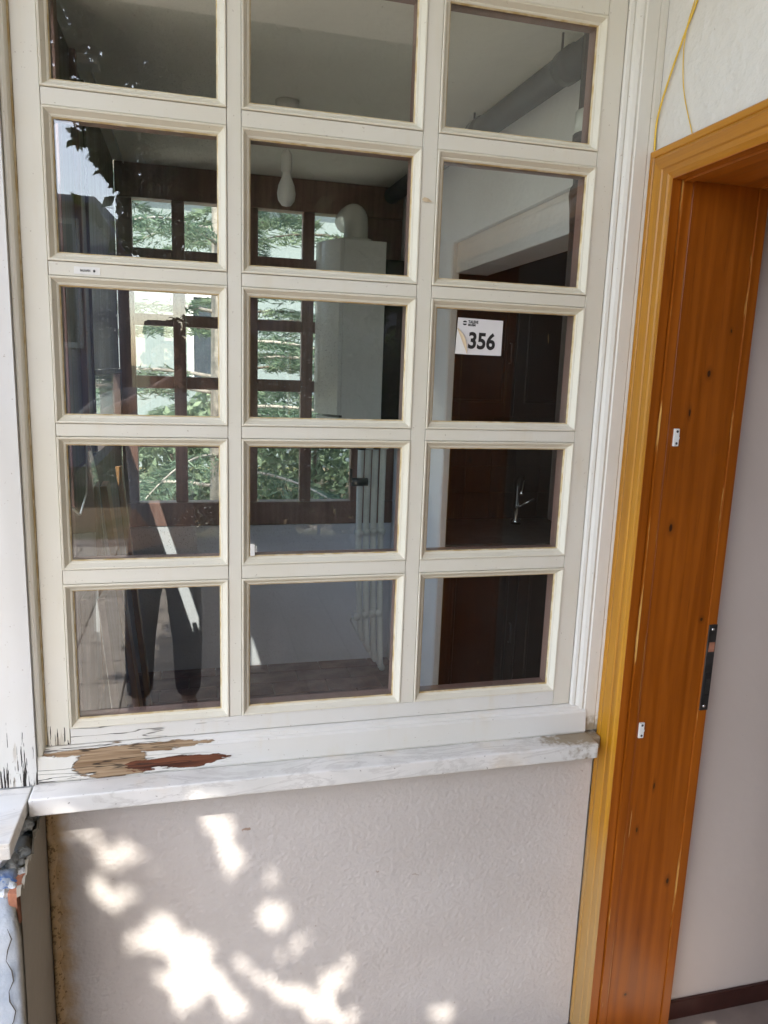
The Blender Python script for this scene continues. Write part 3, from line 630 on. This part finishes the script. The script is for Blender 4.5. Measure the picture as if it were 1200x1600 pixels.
for i, (y, lab, m, w_) in enumerate(((1.30,'raw light wooden board leaning beside the broken glass pane',LIGHTW,.05),(1.62,'narrow light wooden batten leaning against the dark panelling',LIGHTW,.03),(.75,'grey weathered board leaning behind the broken glass pane',LEFTW,.09))):
    o = box('leaning_board', (-.012,.012), (-w_,w_), (0,1.30 if i < 2 else 1.0), m, None, .003); o.location = (.06,y,FL+.003); o.rotation_euler = (-.10 if i else .06, -.10, 0); tag(o, lab, 'board')

# ------------------------------------------------------------------ hall beyond the door
hw = box('hall_wall', (1.4885,3.6), (-.070,.018), (-1.70,1.02), HALLW); tag(hw, 'plain grey plastered hall wall seen through the doorway', 'wall')
sk = box('skirting', (1.4885,3.6), (-.082,-.0705), (-1.675,-1.598), SKIRT, None, .002); tag(sk, 'dark red-brown skirting board along the hall wall', 'skirting')
hf = box('hall_floor', (1.25,3.6), (-1.62,-.02), (-1.80,-1.676), HALLF); tag(hf, kind='structure')
hs = empty('hall_shell', 'outer walls closing the hall behind the doorway', 'wall'); box('end_wall', (3.601,3.75), (-1.75,.10), (-1.70,1.02), HALLW, hs); box('front_wall', (1.486,3.60), (-1.75,-1.621), (-1.70,1.02), HALLW, hs)
hc_ = box('hall_ceiling', (1.486,3.75), (-1.75,.099), (1.021,1.15), HALLW); tag(hc_, kind='structure')

# ------------------------------------------------------------------ photographer and phone (seen mirrored in the panes)
ph = obj('smartphone', boxmesh('phone', (-.037,.037), (-.115,.040), (.004,.0125), .003, 2), BLACK); ph.matrix_world = CM @ Matrix.Translation((-.012,.004,.0)); tag(ph, 'black smartphone held up in front of the window', 'phone')
def skin(name, pts, edges, m, parent, root=0, sub=2):
    me = bpy.data.meshes.new(name); me.from_pydata([p[:3] for p in pts], edges, []); me.materials.append(m); o = bpy.data.objects.new(name, me); COL.objects.link(o); o.parent = parent
    md = o.modifiers.new('skin', 'SKIN'); md.use_smooth_shade = True
    for i, p in enumerate(pts):
        sv = me.skin_vertices[0].data[i]; r = p[3]; sv.radius = (r, p[4] if len(p) > 4 else r); sv.use_root = (i == root)
    sd = o.modifiers.new('sub', 'SUBSURF'); sd.levels = 1; sd.render_levels = sub; return o
SKIN = plain('skin', (.46,.27,.19), .5, .08); SHIRT = plain('grey_shirt', (.30,.30,.31), .9, .15, 8, .3, 30); JEANS = plain('dark_jeans', (.025,.032,.055), .9, .3, 20, .4, 60); HAIR = plain('dark_hair', (.02,.014,.010), .6, .3); SHOE = plain('dark_shoes', (.03,.03,.03), .6, .2)
pe = empty('person', 'person in grey shirt and dark trousers photographing the window', 'person')
GZ = -1.643
B = [(.09,-2.10,-.72,.150,.115),(.09,-2.10,-.50,.135,.100),(.09,-2.10,-.26,.165,.115),(.09,-2.10,-.10,.120,.085),(.095,-2.09,.0,.055),(.10,-2.08,.045,.052),(.105,-2.055,.10,.072,.085),(.11,-2.05,.165,.078,.095),(.11,-2.06,.225,.060,.075),   # 0-8
     (-.10,-2.09,-.075,.062),(-.27,-1.98,-.20,.043),(.02,-1.80,-.05,.034),(.165,-1.675,.045,.026),      # 9-12 left arm
     (.28,-2.09,-.075,.062),(.37,-1.98,-.36,.043),(.35,-1.80,-.14,.034),(.315,-1.675,.03,.026),          # 13-16 right arm
     (.0,-2.10,-.80,.095),(-.025,-2.08,-1.22,.062),(-.04,-2.12,-1.56,.042),(-.05,-2.02,-1.615,.034,.026),(-.055,-1.93,-1.622,.030,.020),   # 17-21
     (.18,-2.10,-.80,.095),(.20,-2.07,-1.22,.062),(.20,-2.12,-1.56,.042),(.205,-2.02,-1.615,.034,.026),(.21,-1.93,-1.622,.030,.020)]       # 22-26
Eb = [(0,1),(1,2),(2,3),(3,4),(4,5),(5,6),(6,7),(7,8),(3,9),(9,10),(10,11),(11,12),(3,13),(13,14),(14,15),(15,16),(0,17),(17,18),(18,19),(19,20),(20,21),(0,22),(22,23),(23,24),(24,25),(25,26)]
def hand(i0, wrist, dirs, palm):
    B.append((*palm, .024, .014)); pi = len(B)-1; Eb.append((i0, pi))
    for (a, b, c) in dirs:
        for q, r in ((a,.0095),(b,.0085),(c,.007)): B.append((*q, r))
        k_ = len(B); Eb.extend([(pi,k_-3),(k_-3,k_-2),(k_-2,k_-1)])
hand(12, None, [((.195,-1.640+.006*i,.085-.022*i),(.205,-1.612,.090-.022*i),(.212-.004*(i%2),-1.598-.004*i,.091-.022*i)) for i in range(4)]+[((.20,-1.675,.06),(.212,-1.655,.085),(.220,-1.640,.105))], (.183,-1.66,.060))
hand(16, None, [((.292,-1.640+.006*i,.060-.021*i),(.284,-1.614,.062-.021*i),(.278+.003*(i%2),-1.602-.004*i,.062-.021*i)) for i in range(4)]+[((.29,-1.672,.04),(.278,-1.655,.06),(.268,-1.642,.08))], (.303,-1.66,.040))
skin('body', B, Eb, SKIN, pe)
skin('shirt', [(.09,-2.10,-.76,.165,.13),(.09,-2.10,-.50,.155,.118),(.09,-2.10,-.26,.185,.135),(.09,-2.10,-.09,.135,.10),(.095,-2.09,-.03,.07),(-.11,-2.09,-.08,.080),(-.20,-2.03,-.15,.072),(-.255,-1.995,-.19,.064),(.29,-2.09,-.085,.080),(.335,-2.03,-.23,.072),(.362,-1.99,-.33,.064)], [(0,1),(1,2),(2,3),(3,4),(3,5),(5,6),(6,7),(3,8),(8,9),(9,10)], SHIRT, pe)
skin('trousers', [(.09,-2.10,-.70,.165,.13),(.09,-2.10,-.80,.155,.125),(.0,-2.10,-.90,.105),(-.025,-2.08,-1.22,.080),(-.04,-2.12,-1.575,.068),(.18,-2.10,-.90,.105),(.20,-2.07,-1.22,.080),(.20,-2.12,-1.575,.068)], [(0,1),(1,2),(2,3),(3,4),(1,5),(5,6),(6,7)], JEANS, pe)
skin('hair', [(.11,-2.085,.12,.070),(.11,-2.085,.19,.082,.09),(.11,-2.065,.245,.070,.085),(.11,-2.01,.262,.04,.03)], [(0,1),(1,2),(2,3)], HAIR, pe, 1)
for s_, x in ((-1,-.047),(1,.205)): skin('shoe', [(x,-2.145,-1.605,.040,.036),(x,-2.05,-1.606,.045,.036),(x+.005*s_,-1.94,-1.614,.043,.028),(x+.008*s_,-1.885,-1.62,.030,.020)], [(0,1),(1,2),(2,3)], SHOE, pe)
for dx in (-.033,.033): lathe('eye', [(0,-.011),(.008,-.008),(.011,0),(.008,.008),(0,.011)], (.11+dx,-1.968,.145), plain('eye', (.6,.58,.55), .2), pe, 10)
tube('nose', [(.11,-1.965,.150),(.11,-1.946,.118),(.11,-1.958,.108)], [.007,.013,.010], SKIN, pe, 8); tube('mouth', [(.085,-1.962,.078),(.11,-1.952,.076),(.135,-1.962,.078)], [.003,.006,.003], plain('lips', (.35,.13,.11), .5), pe, 8)
for s_ in (-1,1): tube('ear', [(.11+.080*s_,-2.055,.155),(.11+.090*s_,-2.062,.135),(.11+.082*s_,-2.055,.108)], [.008,.014,.008], SKIN, pe, 8)

# ------------------------------------------------------------------ trees
def leafcloud(name, P, size, m, parent, asp=.5, droop=None, dirs=None):
    n = len(P); P = np.asarray(P); a = dirs if dirs is not None else rng.normal(size=(n,3)); a /= np.linalg.norm(a,axis=1,keepdims=True)
    b = rng.normal(size=(n,3)); b -= a*(a*b).sum(1,keepdims=True); b /= np.linalg.norm(b,axis=1,keepdims=True)
    s = (size*rng.uniform(.6,1.3,n))[:,None]; V = np.stack([P-a*s*.5, P+b*s*asp*.5, P+a*s*.5, P-b*s*asp*.5],1).reshape(-1,3)
    me = bpy.data.meshes.new(name); me.vertices.add(4*n); me.vertices.foreach_set('co', V.ravel()); me.loops.add(4*n); me.loops.foreach_set('vertex_index', np.arange(4*n)); me.polygons.add(n); me.polygons.foreach_set('loop_start', np.arange(0,4*n,4)); me.polygons.foreach_set('loop_total', np.full(n,4)); me.update(); me.validate()
    return obj(name, me, m, parent)
BLOBS = [(-0.023,-0.901,.018,.025,0),(0.022,-0.923,.018,.047,-25),(0.08,-0.97,.033,.038,0),(0.046,-0.981,.022,.035,0),(0.141,-0.995,.011,.042,-20),(0.024,-1.05,.019,.035,-20),(0.06,-1.088,.025,.035,0),(0.098,-1.077,.019,.03,0),(0.268,-0.907,.02,.033,0),(0.303,-0.944,.026,.066,10),(0.325,-1.021,.032,.043,0),(0.414,-1.076,.022,.031,0),(0.419,-1.18,.04,.052,0),(0.492,-1.259,.025,.029,0),(0.454,-1.291,.038,.025,20),(0.606,-1.346,.024,.023,0),(0.566,-1.385,.04,.041,0),(0.158,-1.153,.037,.024,0),(0.122,-1.197,.052,.037,0),(0.214,-1.231,.065,.048,20),(0.286,-1.348,.031,.072,-25),(0.331,-1.42,.032,.043,0),(0.184,-1.311,.059,.028,20),(0.212,-1.383,.042,.035,10),(0.346,-1.298,.038,.021,35),(0.408,-1.363,.044,.026,35),(0.471,-1.412,.045,.037,30),(0.535,-1.471,.047,.046,0),(0.601,-1.504,.035,.038,0),(0.86,-1.548,.04,.04,0),(-.115,-.56,.03,.05,0),(-.10,-.62,.025,.03,0)]
def gaps(u, v, grow):
    m = np.zeros(len(u), bool)
    for (x, z, a, b, r) in BLOBS:
        c, s = math.cos(math.radians(-r)), math.sin(math.radians(-r)); dx, dz = u-x, v-z; p, q = dx*c+dz*s, -dx*s+dz*c
        m |= (p/(a+grow))**2+(q/(b+grow))**2 < 1
    return m
sd = np.array(SUN); n_ = 80000
u = rng.uniform(-.9,2.15,n_); v = rng.uniform(-1.9,-.55,n_); t = rng.uniform(3.0,4.2,n_)
keep = ~gaps(u, v, .008) & (((u-.6)/1.5)**2+((v+1.22)/.72)**2 < 1.05)
P = np.stack([u, np.full(n_,-.03), v],1)+t[:,None]*sd; P = P[keep]
tr1 = empty('overhanging_tree', 'leafy tree whose branches overhang the terrace and dapple the wall', 'tree')
leafcloud('crown', P, .058, LEAF, tr1, .62)
c1 = np.array([.5,-.03,-1.35])+3.6*sd
tube('trunk', smooth([(-2.6,-6.0,-1.8),(-2.7,-5.7,.5),(-2.5,-5.2,2.3),(-1.75,-4.3,3.15),(-1.55,-4.0,3.35)]), [.17-.005*i for i in range(25)], BARK, tr1, 12)
def shades(pts):
    q = np.concatenate([np.linspace(np.array(a_), np.array(b_), 12) for a_, b_ in zip(pts[:-1], pts[1:])]); tt = -(q[:,1]+.03)
    return gaps(q[:,0]+.375*tt, q[:,2]-1.25*tt, .022).any()
for i in range(60):
    a = Vector((-1.7+random.uniform(-.2,.4),-4.2,3.1+random.uniform(-.1,.2))); k_ = rng.integers(len(P)); e = Vector(P[k_])
    if shades([a, a.lerp(e,.5)+Vector((0,0,.15)), e]): continue
    tube('limb', smooth([a, a.lerp(e,.5)+Vector((0,0,.15)), e]), [.016-.0011*j for j in range(13)], BARK, tr1, 6)
def blob_tree(name, label, c, r, n, base, m, size, seed, grp):
    r_ = np.random.default_rng(seed); T = empty(name, label, 'tree', grp); P = []
    k = 0
    cl = r_.normal(size=(60,3)); cl /= np.linalg.norm(cl,axis=1,keepdims=True); cl *= (r_.uniform(.35,1.0,60)**.6)[:,None]
    for q in cl:
        p = r_.normal(size=(n//60,3))*.16+q; P.append(p)
    P = np.concatenate(P)*np.array(r)+np.array(c); P = P[P[:,2] > -1.7]
    leafcloud('crown', P, size, m, T, .55)
    tube('trunk', [(base[0],base[1],-1.81),(base[0]*.9+c[0]*.1,base[1],-.5),(c[0],c[1],c[2])], [.2,.16,.07], BARK, T, 10)
    for q in cl[:14]:
        e = Vector(q*np.array(r)*.8+np.array(c)); a = Vector((c[0],c[1],c[2]-r[2]*.35)); tube('limb', [a, a.lerp(e,.5)+Vector((0,0,.1)), e], [.06,.035,.012], BARK, T, 6)
    return T
blob_tree('garden_tree', 'dark round garden tree standing behind the terrace', (3.05,-7.8,4.0), (3.3,1.6,3.2), 36000, (2.8,-7.8), LEAF, .20, 3, 'garden trees')
blob_tree('garden_tree', 'broad garden tree beside the terrace towards the door side', (5.2,-5.2,1.8), (2.4,2.2,2.8), 18000, (5.2,-5.2), LEAF, .17, 4, 'garden trees')
gt = [o for o in bpy.data.objects if o.name == 'garden_tree'][0]
q_ = np.stack([rng.uniform(-3.2,2.0,30000), rng.uniform(-8.5,-7.3,30000), rng.uniform(1.1,6.2,30000)],1)
q_ = q_[q_[:,0] > -.36-(q_[:,2]-1.37)*.44+.10*np.sin(q_[:,2]*7)+rng.normal(size=len(q_))*.05]; leafcloud('low_boughs', q_, .17, LEAF, gt, .6)
for e in ((-.4,1.6),(-.9,2.6),(-1.6,4.2),(.3,1.7)): tube('limb', [(2.4,-7.8,1.4),((2.4+e[0])/2,-7.8,e[1]*.55+1.0),(e[0],-7.8,e[1])], [.07,.05,.015], BARK, gt, 6)
# unseen boughs, added to shade the paving by the doorway
n2 = 20500; fx = rng.uniform(.42,2.4,n2); fy = rng.uniform(-4.2,-1.5,n2); t2 = rng.uniform(4.7,5.7,n2); P2 = np.stack([fx,fy,np.full(n2,-1.64)],1)+t2[:,None]*sd
fx[:5500] = rng.uniform(-.3,2.6,5500); fy[:5500] = rng.uniform(-1.6,-.5,5500); P2 = np.stack([fx,fy,np.full(n2,-1.64)],1)+t2[:,None]*sd
hole = np.sin(fx*6.1+1.3)*np.sin(fy*5.3)+.5*np.sin(fx*13+fy*9) > .75
leafcloud('shade_boughs', P2[~hole], .10, LEAF, tr1, .62)
for i in range(14):
    e = Vector(P2[i*50])
    if shades([Vector((-1.7,-4.2,3.2)), Vector((-1.7,-4.2,3.2)).lerp(e,.5)+Vector((0,0,.3)), e]): continue
    tube('limb', [(-1.7,-4.2,3.2), Vector((-1.7,-4.2,3.2)).lerp(e,.5)+Vector((0,0,.3)), e], [.03,.02,.006], BARK, tr1, 6)
# hedge and garden wall behind the terrace
hp = np.stack([rng.uniform(-.2,5.2,16000), rng.uniform(-6.9,-6.3,16000), rng.uniform(-1.75,.55,16000)],1); hp[:,2] += .15*np.sin(hp[:,0]*5)
hg = empty('hedge', 'clipped dark green hedge along the terrace edge', 'hedge'); leafcloud('foliage', hp, .13, LEAF, hg, .6)
for x in np.arange(.1,5.2,.5): tube('stem', [(x,-6.6,-1.8),(x,-6.6,.0)], .02, BARK, hg, 6)
# neighbouring house mirrored in the upper corner pane
hs2 = empty('neighbour_house', 'dark grey house with white window frames mirrored in the corner pane', 'house')
NB = plain('dark_render', (.34,.33,.42), .9, .15, 2); HG = plain('house_window', (.05,.06,.07), .1, .1)
box('wall', (-9,-1.55), (-22,-13.0), (-1.8,2.75), NB, hs2); prism('roof', [(-13.0+.5,2.76),(-13.0+.5,2.86),(-17.5,3.3),(-22.6,2.86),(-22.6,2.76)], 'x', -9.4, -1.35, NB, hs2)
for i in range(6):
    x0 = -2.35-.9*i; wf = box('window', (x0,x0+.62), (-12.99,-12.95), (.4,2.5), HG, hs2); loopframe('frame', (x0,x0+.62,.4,2.5), [(-.04,-12.95),(-.04,-12.92),(.06,-12.92),(.06,-12.99)], WHITEP, wf); box('bar', (x0+.29,x0+.33), (-12.949,-12.92), (.44,2.46), WHITEP, wf); box('bar', (x0+.04,x0+.28), (-12.949,-12.92), (1.9,1.95), WHITEP, wf)
ap = empty('apartment_block', 'tall brown-grey apartment block behind the garden trees', 'building'); AB = plain('brown_render', (.20,.165,.14), .9, .12, 1)
box('wall', (.2,16), (-30,-18.6), (-1.8,11.5), AB, ap)
for r in range(4):
    for c in range(7):
        x0 = .8+2.1*c; z0 = -.6+2.9*r; wf = box('window', (x0,x0+1.1), (-18.59,-18.56), (z0,z0+1.4), HG, ap); loopframe('frame', (x0,x0+1.1,z0,z0+1.4), [(-.05,-18.56),(-.05,-18.53),(.06,-18.53),(.06,-18.59)], AB, wf)
# conifers and pale house beyond the far window
def conifer(name, label, base, h, r, n, m, bark, seed, droop=.25, z0=-1.0, nl=.11):
    r_ = np.random.default_rng(seed); T = empty(name, label, 'tree', 'conifers beyond the far window')
    tube('trunk', [(base[0],base[1],-1.81),(base[0]+.03,base[1],h*.5-1.8),(base[0],base[1],h-1.8)], [.10,.08,.02], bark, T, 12); P = []; Dd = []
    V = []
    for i in range(n):
        z = z0+(h-1.8-z0)*(i+.5)/n; L = r*(1-.75*(z-z0)/(h-1.8-z0+.01))*r_.uniform(.7,1.15); a = r_.uniform(0,2*math.pi); d = np.array([math.cos(a),math.sin(a),0])
        pts = []
        for s in np.linspace(0,1,9): p = np.array([base[0],base[1],z])+d*L*s+np.array([0,0,L*(.18*s-droop*2*s*s*.6)]); pts.append(p)
        tube('branch', pts, [.018*(1-.85*s) for s in np.linspace(0,1,9)], bark, T, 5)
        nn = int(400*L); ss = r_.uniform(.12,1,nn); lat = r_.uniform(-1,1,nn)*(.05+.20*L*(1-ss)*ss*2)
        side = np.array([-d[1],d[0],0]); q = np.array([base[0],base[1],z])+d*(L*ss)[:,None]+side*lat[:,None]; q[:,2] += L*(.18*ss-droop*1.2*ss*ss)-abs(lat)*.35+r_.normal(size=nn)*.02
        P.append(q); dd = d+side*np.sign(lat)[:,None]*.8+r_.normal(size=(nn,3))*.5; Dd.append(dd)
    leafcloud('crown', np.concatenate(P), nl, m, T, .10, None, np.concatenate(Dd)); return T
conifer('conifer', 'pale barked conifer just outside the far window', (.46,5.0), 7.0, 2.3, 46, NEEDLE, BARKP, 11)
conifer('conifer', 'drooping conifer behind the boiler end of the far window', (1.9,5.6), 6.5, 2.2, 44, NEEDLE2, BARK, 12)
conifer('conifer', 'dark conifer towards the panelled end of the far window', (-1.2,6.3), 7.5, 2.2, 44, NEEDLE, BARK, 13)
conifer('conifer', 'bushy conifer standing deep in the garden behind the others', (.9,8.6), 7.5, 2.6, 50, NEEDLE2, BARK, 14, .2, -1.6, .16)
conifer('conifer', 'deep green conifer in the second row beyond the far window', (3.4,8.2), 7.5, 2.5, 50, NEEDLE, BARK, 15, .2, -1.6, .16)
sb_ = empty('shrub_border', 'low light green shrub border beneath the conifers', 'shrubs'); q_ = np.stack([rng.uniform(-3.5,5,15000), rng.uniform(6.4,7.4,15000), rng.uniform(-1.75,-.35,15000)],1); q_[:,2] += .25*np.sin(q_[:,0]*2.3); leafcloud('foliage', q_, .12, NEEDLE2, sb_, .5)
for x in np.arange(-3.2,5,.8): tube('stem', [(x,6.9,-1.8),(x,6.9,-.8)], .02, BARK, sb_, 6)
ph_ = empty('pale_house', 'pale sunlit house beyond the conifers', 'house'); PW = plain('pale_render', (.20,.235,.225), .9, .06, 1)
box('wall', (-9,9), (13,20), (-1.8,3.6), PW, ph_); prism('roof', [(12.4,3.6),(16.5,5.6),(20.6,3.6)], 'x', -9.5, 9.5, plain('roof_tiles', (.32,.13,.08), .9, .2, 8), ph_)
for i in range(6):
    x0 = -7.6+2.6*i; wf = box('window', (x0,x0+1.0), (12.96,12.99), (-.2,1.4), HG, ph_); loopframe('frame', (x0,x0+1.0,-.2,1.4), [(-.05,12.96),(-.05,12.93),(.06,12.93),(.06,12.99)], WHITEP, wf)
